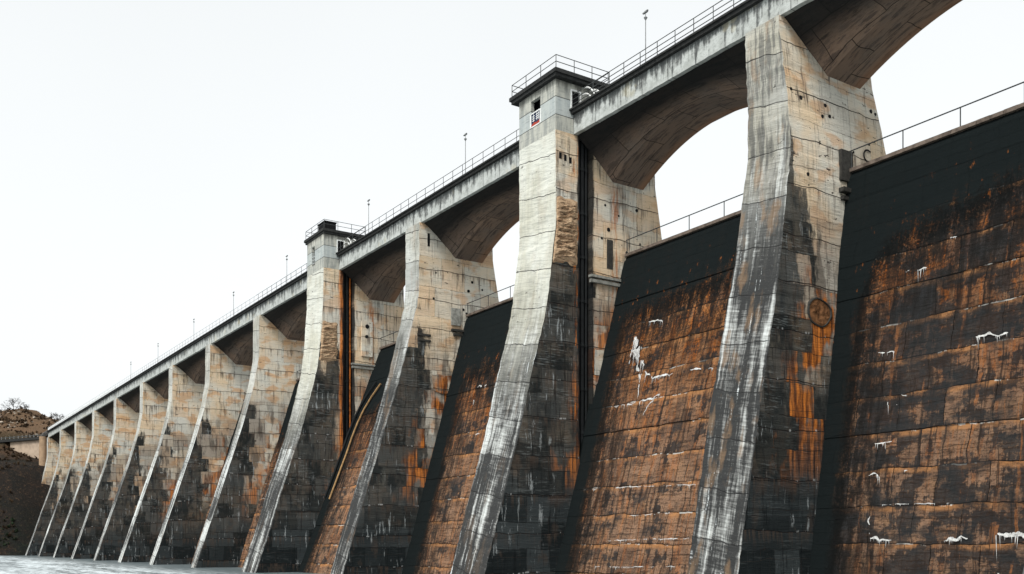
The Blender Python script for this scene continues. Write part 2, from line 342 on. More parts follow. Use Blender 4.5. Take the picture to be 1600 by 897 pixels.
MS = concrete_side('board marked tan concrete', qe=20.5, low=.5, mid_dark=.75, warm=.75)
MSP2 = concrete_side('tan concrete with rusted blocks', qe=26, low=0.0, rust=1.0, mid_dark=.68, bot=9.0, seed=5.0)
MS1 = concrete_side('stained tan concrete with rust', qe=30, rust=1.0, warm=.6, low=4, mid_dark=.8, bot=12, seed=3.0)
MST = concrete_side('pale stained tower concrete', qe=29.0, rust=.9, warm=.4, low=1.0, mid_dark=.75, bot=11.5, seed=8.0, groove_rust=.25, dust=.25)
MST2 = concrete_side('rust streaked tower concrete', qe=25.5, rust=.8, warm=.5, low=1.0, mid_dark=.75, bot=9, seed=12.0, groove_rust=1.0, dust=.25)
MF = concrete_front('pale pier front', dark=.3, brown=.2, panels=.45, zb=24, top=(.50, .50, .46))
MF1 = concrete_front('dark streaked pier front', dark=.8, zb=29, top=(.47, .46, .41), seed=4.0, brown=.45, panels=.7)
MF2 = concrete_front('grey streaked pier front', dark=.6, zb=27, seed=7.0, panels=.4, top=(.52, .53, .50))
MFT = concrete_front('whitish tower front', dark=.62, zb=22, top=(.62, .625, .56), seed=2.0, brown=.12, panels=.12)
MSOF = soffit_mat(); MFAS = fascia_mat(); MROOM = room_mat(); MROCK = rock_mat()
MCORN = plain('black weathered cornice', (.035, .036, .035), .8, var=.5)
MRAIL = plain('dark painted steel rail', (.06, .065, .065), .55)
MRAILG = plain('mid grey galvanised rail', (.25, .26, .26), .5)
MRAILP = plain('pale galvanised rail', (.50, .52, .52), .5)
MWHITE = plain('white painted steel', (.75, .76, .74), .5, var=.2)
MBLACK = plain('black opening', (.010, .010, .011), .8)
MPIPE = plain('black cast iron pipe', (.016, .018, .019), .6)
MRUST = plain('rusty steel', (.40, .12, .025), .85, var=.75, scale=1.6)
MCORE = plain('rusty broken concrete', (.21, .10, .045), .95, var=.85, scale=2.2)
MCOP = plain('worn brown coping', (.17, .135, .11), .85, var=.6, scale=1.5)
MLIME = plain('white lime crust', (.68, .68, .66), .95, var=.45, scale=5)
MLEDGE = plain('grey concrete ledge', (.30, .30, .27), .85, var=.5)
MDKLEDGE = plain('sooty concrete ledge', (.05, .048, .043), .85, var=.5)
MPAR = plain('white parapet paint', (.72, .74, .74), .7, var=.1)
MNAVY = plain('dark blue panel', (.02, .03, .07), .6)
MRED = plain('faded red panel', (.33, .05, .03), .7)
MTAN = plain('tan retaining concrete', (.36, .25, .17), .9, var=.4, scale=.4)
MTWIG = plain('bare dark twigs', (.035, .028, .024), .9)
MHILL = hill_mat(); MWATER = water_mat()

# ------------------------------------------------------------------ mesh helpers
def link(name, me, mats, parent=None, loc=(0, 0, 0), world=True):
    o = bpy.data.objects.new(name, me); COL.objects.link(o)
    for m in (mats if isinstance(mats, (list, tuple)) else [mats]): me.materials.append(m)
    if parent is not None:
        o.parent = parent
    return o
class MB:
    def __init__(s, origin=(0, 0, 0)): s.v = []; s.f = []; s.mi = []; s.o = Vector(origin)
    def add(s, vs, fs, mi=0):
        b = len(s.v); s.v += [tuple(Vector(p) - s.o) for p in vs]
        for f in fs: s.f.append(tuple(b + i for i in f)); s.mi.append(mi)
    def box(s, x0, x1, y0, y1, z0, z1, mi=0):
        s.add([(x0, y0, z0), (x1, y0, z0), (x1, y1, z0), (x0, y1, z0), (x0, y0, z1), (x1, y0, z1), (x1, y1, z1), (x0, y1, z1)],
              [(0, 3, 2, 1), (4, 5, 6, 7), (0, 1, 5, 4), (1, 2, 6, 5), (2, 3, 7, 6), (3, 0, 4, 7)], mi)
    def tube(s, a, b, r, r2=None, n=6, mi=0):
        a, b = Vector(a), Vector(b); r2 = r if r2 is None else r2
        d = (b - a).normalized(); u = d.orthogonal().normalized(); w = d.cross(u)
        vs = [tuple(p + (u * math.cos(2 * math.pi * k / n) + w * math.sin(2 * math.pi * k / n)) * q) for p, q in ((a, r), (b, r2)) for k in range(n)]
        fs = [(k, (k + 1) % n, n + (k + 1) % n, n + k) for k in range(n)] + [tuple(range(n))[::-1], tuple(range(n, 2 * n))]
        s.add(vs, fs, mi)
    def path(s, pts, r, n=6):
        for a, b in zip(pts, pts[1:]): s.tube(a, b, r, n=n)
    def build(s, name, mats, parent=None, smooth=False):
        me = bpy.data.meshes.new(name); me.from_pydata(s.v, [], s.f)
        o = link(name, me, mats, parent)
        me.polygons.foreach_set('material_index', s.mi)
        if smooth: me.polygons.foreach_set('use_smooth', [True] * len(s.f))
        if parent is None: o.location = s.o
        else: o.location = (0, 0, 0)
        me.update(); return o
def empty(name, loc):
    o = bpy.data.objects.new(name, None); COL.objects.link(o); o.location = loc; o.empty_display_size = 1; return o
def tag(o, label=None, cat=None, group=None, kind=None):
    if label: o['label'] = label
    if cat: o['category'] = cat
    if group: o['group'] = group
    if kind: o['kind'] = kind
    return o
def lerp_rows(rows, z):
    rows = sorted(rows)
    if z <= rows[0][0]:
        a, b = rows[0], rows[1]
    elif z >= rows[-1][0]:
        return rows[-1][1:]
    else:
        for a, b in zip(rows, rows[1:]):
            if a[0] <= z <= b[0]: break
    t = (z - a[0]) / (b[0] - a[0]); return tuple(p + (q - p) * t for p, q in zip(a[1:], b[1:]))
def ray(px, py):
    u = (px - 800) / F; return Vector((-cy + u * sy, sy + u * cy, (HY - py) / F))

# ------------------------------------------------------------------ pier data
def prof(yrows, xl, xr): return [(z, y, xl, xr) for z, y in yrows]
FARP = [(40, 53.2), (30, 53.1), (27.8, 52.7), (26, 52.4), (23.3, 51.7), (21, 51.05), (18.4, 50.3), (-3.8, 43.0)]
P1R = [(40, 53.2, -50.0, -46.9), (36.6, 53.2, -50.0, -46.9), (31, 53.3, -49.8, -46.2), (27.6, 53.35, -49.9, -45.9), (25.4, 53.0, -50.0, -45.85),
       (21, 52.35, -50.05, -45.8), (16.6, 51.45, -50.1, -45.6), (9.3, 49.75, -50.1, -45.4), (0, 48.0, -50.1, -45.4), (-4, 47.2, -50.1, -45.3)]
T1R = prof([(42, 51.35), (28.5, 51.4), (25.5, 51.0), (22.5, 50.65), (19.7, 50.1), (15.7, 48.95), (10, 47.6), (5, 46.1), (-2.4, 44.0)], -76.6, -70.8)
P2R = prof([(37, 53.15), (29.5, 53.1), (27.5, 52.9), (25.6, 52.4), (22.5, 51.65), (19.5, 50.85), (14.7, 49.4), (9, 47.6), (2.2, 45.4), (-3.3, 43.7)], -103.2, -99.8)
T2R = prof([(41, 51.2), (32.5, 51.1), (30, 50.9), (27, 50.7), (23.5, 50.3), (19.5, 49.3), (14, 47.8), (7, 45.4), (2, 43.9), (-3.6, 42.0)], -128.9, -123.1)
PIERS = []   # name, rows, tower, side mat, front mat, label
PIERS.append(dict(rows=prof(FARP, -24.4, -21.2), tower=False, ms=MS1, mf=MF1, label=None))
PIERS.append(dict(rows=P1R, tower=False, ms=MS1, mf=MF1, label='widest looking buttress pier at right, dark streaked front and a round hole in its side'))
PIERS.append(dict(rows=T1R, tower=True, ms=MST, mf=MFT, label='larger gate tower pier with blue and red window panel under its dark roof slab'))
PIERS.append(dict(rows=P2R, tower=False, ms=MSP2, mf=MF2, label='plain buttress pier between the two gate towers with orange rusted blocks on its side'))
PIERS.append(dict(rows=T2R, tower=True, ms=MST2, mf=MFT, label='smaller gate tower pier with a dark box on its roof'))
far_r = [-154.4, -181.3, -207.6, -233.3, -261.8, -290.1, -317.4, -344.6, -371.2]
words = ['first', 'second', 'third', 'fourth', 'fifth', 'sixth', 'seventh', 'eighth', 'ninth']
for i, xr in enumerate(far_r):
    lab = ('%s slender buttress pier to the left of the smaller gate tower' % words[i]) if i < 8 else 'short leftmost buttress pier with its foot buried in the dark hillside'
    PIERS.append(dict(rows=prof(FARP, xr - 3.0, xr), tower=False, ms=MS, mf=MF, label=lab))
YB = [(40, 63.0), (34, 63.1), (28, 64.2), (-10, 64.4)]
GR0, GR1, GRD = 54.0, 55.5, 1.15

def pier_mesh(p, ztop, zbot=-8.0, origin=(0, 0, 0), step=.5, jit=.035):
    mb = MB(origin); rows = p['rows']; tow = p['tower']
    n = int((ztop - zbot) / step); lev = [zbot + (ztop - zbot) * i / n for i in range(n + 1)]
    sd = random.random() * 100
    P = []
    for z in lev:
        y, xl, xr = lerp_rows(rows, z); yb = lerp_rows(YB, z)[0]
        j = lambda k: jit * (mn.noise(Vector((z * 1.7, k * 7.3, sd))) * 1.3 + (random.random() - .5) * .8)
        ring = [(xl + j(1), y + j(2), z), (xr + j(3), y + j(4), z)]
        if tow:
            gd = GRD if z > 9 else (0.02 if z < 7.5 else .5)
            ring += [(xr, GR0 + j(5), z), (xr - gd, GR0 + .02, z), (xr - gd, GR1, z), (xr, GR1 + j(6), z)]
        ring += [(xr + j(7) * .3, yb, z), (xl, yb, z)]
        P.append(ring)
    k = len(P[0])
    vs = [q for r in P for q in r]; fs = []; mis = []
    b = len(mb.v); mb.v += [tuple(Vector(q) - mb.o) for q in vs]
    for i in range(n):
        for a in range(k):
            c = (a + 1) % k
            mb.f.append((i * k + a, i * k + c, (i + 1) * k + c, (i + 1) * k + a)); mb.mi.append(0 if a == 0 else 1)
    mb.f.append(tuple(n * k + a for a in range(k))); mb.mi.append(1)
    return mb

def hole(parent, o, x, y, z, r=.16, mat=MBLACK, name='drain_hole'):
    mb = MB(o)
    n = 12; ring = [(x + .03, y + r * math.cos(2 * math.pi * k / n) * random.uniform(.85, 1.1), z + r * math.sin(2 * math.pi * k / n) * random.uniform(.85, 1.1)) for k in range(n)]
    back = [(x - .1, a[1], a[2]) for a in ring]
    mb.add(ring + back, [tuple(range(n))] + [(k, (k + 1) % n, n + (k + 1) % n, n + k) for k in range(n)])
    return mb.build(name, mat, parent)

def rough_patch(parent, o, x, y0, y1, z0, z1, depth=.28, mat=MROCK, name='eroded_patch', ny=26, nz=64, lean=None, seed=0):
    """crumbled facing: a displaced grid standing proud of a side face"""
    mb = MB(o); vs = []; fs = []
    for i in range(nz + 1):
        z = z0 + (z1 - z0) * i / nz
        a = y0 if lean is None else lerp_rows(lean, z)[0] + .05
        for k in range(ny + 1):
            y = a + (y1 - a) * k / ny
            e = min(i, nz - i, k, ny - k)
            h = (mn.fractal(Vector((y * .7, z * 3.2, seed)), .6, 2.2, 6) * 1.0 + .75) * depth
            ed = min(y - a + .6, y1 - y + .3, z - z0, z1 - z) - .22 - .3 * mn.noise(Vector((y * 1.4, z * 1.4, seed + 4)))
            h = min(h, ed * .35)
            if e == 0: h = -.06
            jy = 0 if e else mn.noise(Vector((z * 1.3, seed, 3))) * .28 * (1 if k else 0)
            jz = 0 if (0 < i < nz) else mn.noise(Vector((y * 1.7, seed, 8))) * .5
            vs.append((x + max(h, -.06), y + jy, z + jz))
    w = ny + 1
    for i in range(nz):
        for k in range(ny): fs.append((i * w + k, i * w + k + 1, (i + 1) * w + k + 1, (i + 1) * w + k))
    mb.add(vs, fs); return mb.build(name, mat, parent)

# ------------------------------------------------------------------ piers
ZD = 36.88      # underside of fascia / top of pier
ZS0, ZS1 = 38.62, 39.05
for idx, p in enumerate(PIERS):
    r0 = lerp_rows(p['rows'], 30); xc = (r0[1] + r0[2]) / 2; p['xl'], p['xr'], p['xc'] = r0[1], r0[2], xc
    o = (xc, 53.0, WATER)
    near = idx in (1, 2, 3, 4)
    mb = pier_mesh(p, ZD, origin=o, step=.4 if near else 1.0, jit=.05 if near else .03)
    if not near and not p['tower']:
        root = mb.build('buttress_pier', [p['mf'], p['ms']])
        if p['label']: tag(root, p['label'], 'buttress', 'concrete buttress piers of the dam')
        else: tag(root, 'buttress pier beyond the right end of the view', 'buttress', 'concrete buttress piers of the dam')
        p['root'] = root; continue
    root = empty('gate_tower' if p['tower'] else 'buttress_pier', o); p['root'] = root
    tag(root, p['label'], 'gate tower' if p['tower'] else 'buttress', 'gate towers of the dam' if p['tower'] else 'concrete buttress piers of the dam')
    mb.build('tower_shaft' if p['tower'] else 'pier_shaft', [p['mf'], p['ms']], root)
    xl, xr = p['xl'], p['xr']
    if p['tower']:
        yf = lerp_rows(p['rows'], 38)[0]
        big = idx == 2
        # room with an opening in the front and a doorway in the side
        ox0, ox1 = (-74.65, -73.15) if big else (xl + 1.7, xl + 2.7)
        oz0, oz1 = (38.35, 40.75) if big else (37.9, 40.5)
        m = MB(o); zt = 41.4; y2 = 56.6; t = .35
        dy0, dy1, dz0, dz1 = 53.15, 54.05, 39.05, 40.75
        z0 = ZD
        m.box(xl, ox0, yf, yf + t, z0, zt); m.box(ox1, xr, yf, yf + t, z0, zt)
        m.box(ox0, ox1, yf, yf + t, z0, oz0); m.box(ox0, ox1, yf, yf + t, oz1, zt)
        m.box(xr - t, xr, yf + t, dy0, z0, zt); m.box(xr - t, xr, dy1, y2, z0, zt)
        m.box(xr - t, xr, dy0, dy1, z0, dz0); m.box(xr - t, xr, dy0, dy1, dz1, zt)
        m.box(xl, xl + t, yf + t, y2, z0, zt); m.box(xl + t, xr - t, y2 - t, y2, z0, zt)
        m.box(xl + t, xr - t, yf + t, y2 - t, ZD, ZD + .3)
        m.build('tower_room', [MROOM], root)
        m = MB(o); m.box(xl + .36, xr - .36, yf + .9, yf + 1.0, 37.3, 41.35); m.build('inner_screen', MBLACK, root)
        m = MB(o); m.box(xl + .02, xr - .02, y2, 61.98, ZD, ZS1 - .02); m.build('deck_link', [MROOM], root)
        # roof slab, thin overhang with darker underside lip
        m = MB(o); ov = 0 if big else .3
        m.box(xl - .75 + ov, xr + .6 - ov, yf - .4 + ov, 57.1, zt, zt + .28); m.box(xl - .9 + ov, xr + .75 - ov, yf - .55 + ov, 57.25, zt + .28, zt + .62)
        m.build('roof_slab', MCORN, root)
        # roof railing
        bx0, bx1, by0, by1, bz = xl - .7 + ov, xr + .55 - ov, yf - .35 + ov, 57.05, zt + .62
        m = MB(o)
        for h in (.62, 1.2):
            m.path([(bx0, by1, bz + h), (bx0, by0, bz + h), (bx1, by0, bz + h), (bx1, by1, bz + h), (bx0, by1, bz + h)], .035)
        rr = m.build('roof_railing', MRAIL, root)
        pts = [(bx0 + (bx1 - bx0) * k / 3, by0) for k in range(4)] + [(bx1, by0 + (by1 - by0) * k / 3) for k in range(1, 4)] + [(bx0, by0 + (by1 - by0) * k / 3) for k in range(1, 4)]
        for (a, b) in pts:
            m = MB(o); m.tube((a, b, bz), (a, b, bz + 1.2), .035); m.build('rail_post', MRAIL, rr)
        # side door
        m = MB(o)
        m.box(xr + .0, xr + .07, dy0 - .14, dy0, dz0, dz1 + .14); m.box(xr, xr + .07, dy1, dy1 + .14, dz0, dz1 + .14); m.box(xr, xr + .07, dy0, dy1, dz1, dz1 + .14)
        fr = m.build('door_frame', MWHITE, root)
        m = MB(o); m.box(xr - .25, xr - .18, dy0, dy1, dz0, dz1); m.build('door_leaf', MBLACK, fr)
        # window in the front face
        if big:
            wy = yf - .04
            zm = 39.55
            m = MB(o)
            for a, b, c, d in ((ox0 - .08, ox0 + .06, oz0 - .05, zm + .06), (ox1 - .06, ox1 + .08, oz0 - .05, zm + .06), (ox0, ox1, zm - .03, zm + .07), (ox0, ox1, oz0 - .06, oz0 + .04)):
                m.box(a, b, wy, wy + .12, c, d)
            wf = m.build('window_frame', MWHITE, root)
            m = MB(o); m.box(ox0 + .06, ox1 - .06, wy + .05, wy + .1, oz0 + .04, zm - .03); m.build('panel', MNAVY, wf)
            m = MB(o); m.add([(ox0 + .06, wy + .035, oz0 + .04), (ox1 - .06, wy + .035, oz0 + .04), (ox1 - .06, wy + .035, oz0 + .36), (ox0 + .9, wy + .035, oz0 + .25), (ox0 + .5, wy + .035, oz0 + .38), (ox0 + .06, wy + .035, oz0 + .2)], [(0, 1, 2, 3, 4, 5)])
            m.build('red_strip', MRED, wf)
            m = MB(o)
            for k in range(3):
                zz = oz0 + .5 + k * .2
                m.box(ox0 + .2, ox0 + .62, wy + .02, wy + .045, zz, zz + .05); m.box(ox0 + .8, ox1 - .2, wy + .02, wy + .045, zz + .04, zz + .09)
            for xx in (ox0 + .4, ox0 + .92, ox0 + 1.16): m.box(xx, xx + .05, wy + .018, wy + .04, oz0 + .42, zm - .08)
            m.build('window_bars', MWHITE, wf)
        else:
            m = MB(o)
            for k in range(3): m.box(ox0, ox1, yf + .02, yf + .07, oz0 + .3 + k * .45, oz0 + .37 + k * .45)
            m.build('window_bars', MRAILP, root)
            m = MB(o); m.box(xr - 2.6, xr - .3, yf + .3, yf + 1.9, zt + .62, zt + 1.75); m.box(xr - 2.7, xr - .2, yf + .2, yf + 2.0, zt + 1.75, zt + 1.85)
            m.build('roof_box', MBLACK, root)
        # looped pale guard rails where the roof steps down to the deck
        m = MB(o)
        for dz, rr_ in ((0, 1.0), (-.45, .8)):
            for yy in (54.3, 55.2, 56.1):
                arc = [(xr + .15 + 1.9 * math.sin(a) * rr_, yy, 39.1 + dz * .3 + 2.1 * rr_ * math.cos(a)) for a in [math.pi / 2 * k / 7 for k in range(8)]]
                m.path(arc, .07)
        m.tube((xr + 1.45, 54.3, 40.55), (xr + 1.45, 56.1, 40.55), .06); m.tube((xr + 2.0, 54.3, 39.4), (xr + 2.0, 56.1, 39.4), .06)
        m.build('guard_hoops', MWHITE, root)
        # groove with pipes
        gx = xr - GRD
        for yy, rad, mt, nm in ((54.32, .16, MPIPE, 'drain_pipe'), (54.75, .2, MPIPE, 'drain_pipe'), (55.2, .12, MRUST if not big else MPIPE, 'drain_pipe')):
            m = MB(o); m.tube((xr - .55, yy, 7.8), (xr - .55, yy, 36.8), rad, n=10)
            for zz in range(10, 36, 4): m.tube((xr - .55, yy, zz), (xr - .55, yy, zz + .25), rad * 1.35, n=10)
            m.build(nm, mt, root, smooth=False)
        m = MB(o); m.box(gx + .01, gx + .06, GR0 + .03, GR1 - .01, 9.3, 36.85); m.build('groove_lining', MPIPE, root)
        # crumbled facing
        if big: rough_patch(root, o, xr, 51.5, 53.85, 24.9, 31.2, .26, seed=2, lean=[(z, y) for z, y, _, _ in T1R])
        else: rough_patch(root, o, xr, 51.5, 53.2, 24.3, 30.0, .2, seed=5, ny=10, lean=[(z, y) for z, y, _, _ in T2R])
        # ledge round the rear half
        m = MB(o); zl = 24.3
        m.box(xr - .05, xr + .38, GR1 - .4, 58.6, zl, zl + .22); m.box(xr - .05, xr + .28, GR1 - .3, 58.6, zl - .45, zl - .15)
        m.build('concrete_ledge', MLEDGE, root)
        # three small slots high on the side (big tower) / two oval holes low
        if big:
            for k in range(3):
                m = MB(o); m.box(xr - .02, xr + .025, 51.75 + k * .55, 52.02 + k * .55, 34.4 - .1 * k, 34.95 - .1 * k); m.build('slot', MBLACK, root)
            for (y, z) in ((57.0, 31.2), (58.6, 30.5), (57.4, 29.0), (60.8, 31.4), (61.2, 28.3), (56.6, 28.1), (59.6, 27.2)): hole(root, o, xr, y, z, random.uniform(.1, .22))
            m = MB(o); m.box(xr - .02, xr + .04, 57.2, 57.9, 25.4, 28.1); m.build('hatch', MDKLEDGE, root)
        else:
            m = MB(o); m.box(xr - .02, xr + .25, 56.6, 58.2, 25.6, 30.4); m.build('pale_panel', MSP2, root)
            hole(root, o, xr + .25, 57.4, 29.7, .3); hole(root, o, xr + .25, 57.3, 28.3, .26)
    elif idx == 1:
        # round recess low on the side of the right-hand pier
        X = lerp_rows(P1R, 16.5)[2]
        n = 28; m = MB(o); YR, ZR = 55.85, 16.2
        def q(a, r, x): return (x, YR + r * 1.2 * math.cos(a) * (1 + .05 * math.sin(3 * a + 1)), ZR + r * .95 * math.sin(a) * (1 + .05 * math.sin(4 * a)))
        for k in range(n):
            a0, a1 = 2 * math.pi * k / n, 2 * math.pi * (k + 1) / n
            m.add([q(a0, .93, X - .02), q(a1, .93, X - .02), q(a1, .97, X + .12), q(a0, .97, X + .12), q(a0, 1.05, X + .10), q(a1, 1.05, X + .10), q(a0, 1.09, X - .05), q(a1, 1.09, X - .05)], [(0, 1, 2, 3), (3, 2, 5, 4), (4, 5, 7, 6)])
        m.build('recess_rim', MDKLEDGE, root)
        m = MB(o); vs = [(X + .03, YR, ZR)]; fs = []
        for i_ in range(1, 7):
            for k in range(n):
                a0 = 2 * math.pi * k / n; p_ = q(a0, .94 * i_ / 6, 0)
                vs.append((X + .04 + (.10 * abs(mn.noise(Vector((p_[1] * 2.5, p_[2] * 2.5, 1)))) if i_ < 6 else 0), p_[1], p_[2]))
        for k in range(n): fs.append((0, 1 + k, 1 + (k + 1) % n))
        for i_ in range(5):
            for k in range(n): fs.append((1 + i_ * n + k, 1 + (i_ + 1) * n + k, 1 + (i_ + 1) * n + (k + 1) % n, 1 + i_ * n + (k + 1) % n))
        m.add(vs, fs); m.build('recess_core', MCORE, root)
        X = lerp_rows(P1R, 25)[2]
        m = MB(o); m.box(X - .1, X + .45, 58.3, 60.0, 25.2, 25.5); m.box(X - .1, X + .3, 58.5, 60.0, 24.7, 24.95); m.build('concrete_ledge', MDKLEDGE, root)
        m = MB(o); m.box(X - .1, X + .16, 58.4, 59.7, 26.1, 28.3); m.build('corner_block', MDKLEDGE, root)
        for (y, z) in ((53.75, 31.6), (54.7, 31.2), (56.9, 30.4), (57.3, 31.3), (57.7, 30.6), (60.1, 28.5), (62.6, 32.2), (63.1, 32.1), (55.0, 25.8), (62.0, 29.5)): hole(root, o, X if z < 28 else lerp_rows(P1R, z)[2], y, z, random.uniform(.08, .17))
        # dark runnel under the kink of the corner
        X = lerp_rows(P1R, 26)[2]
        # pale marks painted near the crest
        cu = bpy.data.curves.new('painted_letter', 'FONT'); cu.body = 'C'; cu.size = 1.35; cu.extrude = .01
        co = bpy.data.objects.new('painted_letter', cu); COL.objects.link(co)
        bpy.context.view_layer.update(); dg = bpy.context.evaluated_depsgraph_get()
        me = bpy.data.meshes.new_from_object(co.evaluated_get(dg)); bpy.data.objects.remove(co)
        ob = link('painted_letter', me, MBLACK, root); ob.rotation_euler = (math.pi / 2, 0, math.pi / 2)
        Xm = lerp_rows(P1R, 28.5)[2]
        ob.location = Vector((Xm + .06, 61.1, 28.1)) - Vector(o)
    elif idx == 3:
        X = xr
        m = MB(o); m.box(X - .05, X + .35, 57.3, 59.9, 24.9, 25.15); m.box(X - .05, X + .25, 57.6, 59.9, 24.4, 24.65); m.build('concrete_ledge', MDKLEDGE, root)
        m = MB(o); m.box(X - .05, X + .2, 57.3, 58.5, 25.6, 27.6); m.build('corner_block', MLEDGE, root)
        m = MB(o); m.box(X - .05, X + .1, 52.9, 54.6, 23.9, 24.15); m.box(X - .05, X + .1, 53.1, 54.6, 23.3, 23.5); m.build('front_ledge', MDKLEDGE, root)
        m = MB(o)
        ym, zm_ = 56.1, 18.8
        n = 14
        top = [(X + .12, 54.7 + 3.1 * k / n, 19.6 - .06 * math.sin(k)) for k in range(n + 1)]
        bot = [(X + .12, 54.9 + 2.8 * k / n, 17.8 - .35 * math.sin(math.pi * k / n)) for k in range(n + 1)]
        m.add(top + bot, [(k, k + 1, n + 2 + k, n + 1 + k) for k in range(n)])
        m.add([(X - .05, a[1], a[2]) for a in top] + top, [(k, k + 1, n + 2 + k, n + 1 + k) for k in range(n)])
        m.add([(X - .05, a[1], a[2]) for a in bot] + bot, [(k, k + 1, n + 2 + k, n + 1 + k) for k in range(n)])
        m.build('raised_patch', MSP2, root)
        for (y, z) in ((55.3, 31.4), (59.7, 29.9), (60.2, 31.0), (61.6, 30.3), (59.0, 27.6), (59.4, 27.2), (55.0, 28.4)): hole(root, o, X, y, z, random.uniform(.1, .2))
        m = MB(o); m.box(X - .02, X + .03, 54.2, 54.5, 34.3, 35.8); m.build('slot', MBLACK, root)

# ------------------------------------------------------------------ arched deck spans
def s_of(y):
    t = min(max((y - 53.75) / (57.9 - 53.75), 0), 1); return t ** 1.15
PB = {}
SP_WORDS = ['', 'nearest complete arched span between the right pier and the larger gate tower', 'arched deck span just left of the larger gate tower, its rear arch open to sky',
            'arched deck span just right of the smaller gate tower', 'first deck span left of the smaller gate tower, with its dark arched underside']
def make_span(i, A, B, full=False):
    """A is the pier at left (-X), B at right"""
    x0 = A['xr']; x1 = B['xl']
    cx0 = A['xr'] + .003 if A['tower'] else A['xc']; cx1 = B['xl'] - .003 if B['tower'] else B['xc']
    o = ((x0 + x1) / 2, 53.35, ZD)
    root = empty('deck_span', o)
    # arch barrel
    nx, ys = 36, [53.75, 54.2, 54.7, 55.2, 55.7, 56.2, 56.8, 57.4, 57.9, 58.6, 59.6, 60.6, 61.6]
    m = MB(o); vs = []
    X0, X1 = lerp_rows(A['rows'], 37.5)[2] - .08, lerp_rows(B['rows'], 37.5)[1] + .08; L = X1 - X0
    for k in range(nx + 1):
        x = X0 + L * k / nx; t = 2 * (k / nx) - 1
        arch = 33.45 + 3.25 * (1 - t * t)
        for y in ys: vs.append((x, y, ZD - .03 - s_of(y) * (ZD - .03 - arch)))
        vs.append((x, 61.6, 38.6)); vs.append((x, 53.75, 38.6))
    w = len(ys) + 2; fs = []
    for k in range(nx):
        for a in range(w - 1): fs.append((k * w + a, (k + 1) * w + a, (k + 1) * w + a + 1, k * w + a + 1))
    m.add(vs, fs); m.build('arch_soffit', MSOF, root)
    m = MB(o)
    # fascia, slightly uneven bottom edge
    n = 50; rows = []
    for k in range(n + 1):
        x = cx0 + (cx1 - cx0) * k / n; j = (random.random() - .5) * .05
        rows += [(x, 53.35, ZD + j), (x, 53.35, 38.62), (x, 53.76, 38.62), (x, 53.76, ZD + j)]
    m.add(rows, [(4 * k + a, 4 * k + 4 + a, 4 * k + 4 + (a + 1) % 4, 4 * k + (a + 1) % 4) for k in range(n) for a in range(4)] + [(0, 1, 2, 3), (4 * n, 4 * n + 3, 4 * n + 2, 4 * n + 1)])
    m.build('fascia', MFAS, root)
    m = MB(o); m.box(cx0, cx1, 61.62, 62.0, ZD, 38.6); m.build('rear_fascia', MFAS, root)
    m = MB(o); m.box(cx0, cx1, 53.02, 62.2, ZS0 + .003, ZS1 - .16); m.box(cx0, cx1, 52.86, 62.3, ZS1 - .157, ZS1); m.build('cornice', MCORN, root)
    pale = cx1 < -230
    m = MB(o); mr = MRAILP if pale else (MRAILG if cx1 < -150 else MRAIL)
    zr = ZS1
    rr = .035 if cx1 > -70 else (.03 if cx1 > -150 else .024)
    for h in ((.42, .84, 1.28) if cx1 > -60 else (.62, 1.28)): m.tube((cx0, 53.15, zr + h), (cx1, 53.15, zr + h), rr, n=5)
    rail = m.build('railing', mr, root)
    npost = max(1, round((cx1 - cx0) / 2.05))
    pm = None
    for k in range(npost):
        x = cx0 + (k + .5) * (cx1 - cx0) / npost
        if pm is None:
            b = MB((x, 53.15, zr)); b.tube((x, 53.15, zr), (x, 53.15, zr + 1.28), rr, n=5)
            me = bpy.data.meshes.new('post'); me.from_pydata(b.v, [], b.f); me.materials.append(mr); pm = me
        po = bpy.data.objects.new('post', pm); COL.objects.link(po); po.parent = rail; po.location = Vector((x, 53.15, zr)) - Vector(o)
    if cx1 < -256:
        m = MB(o); m.box(cx0, cx1, 53.25, 53.4, zr + .003, zr + 1.05); m.build('parapet', MPAR, root)
    return root

for i in range(len(PIERS) - 1):
    B, A = PIERS[i], PIERS[i + 1]
    r = make_span(i, A, B)
    if i == 0: lab = 'arched deck span cut off at the top right corner of the view'
    elif i < 4: lab = SP_WORDS[i]
    elif i == 4: lab = SP_WORDS[4]
    elif i == len(PIERS) - 2: lab = 'leftmost short looking deck span, next to the scrubby hill'
    else: lab = '%s deck span left of the smaller gate tower, over slender piers' % words[i - 4]
    tag(r, lab, 'bridge span', 'deck spans carried by the dam piers')

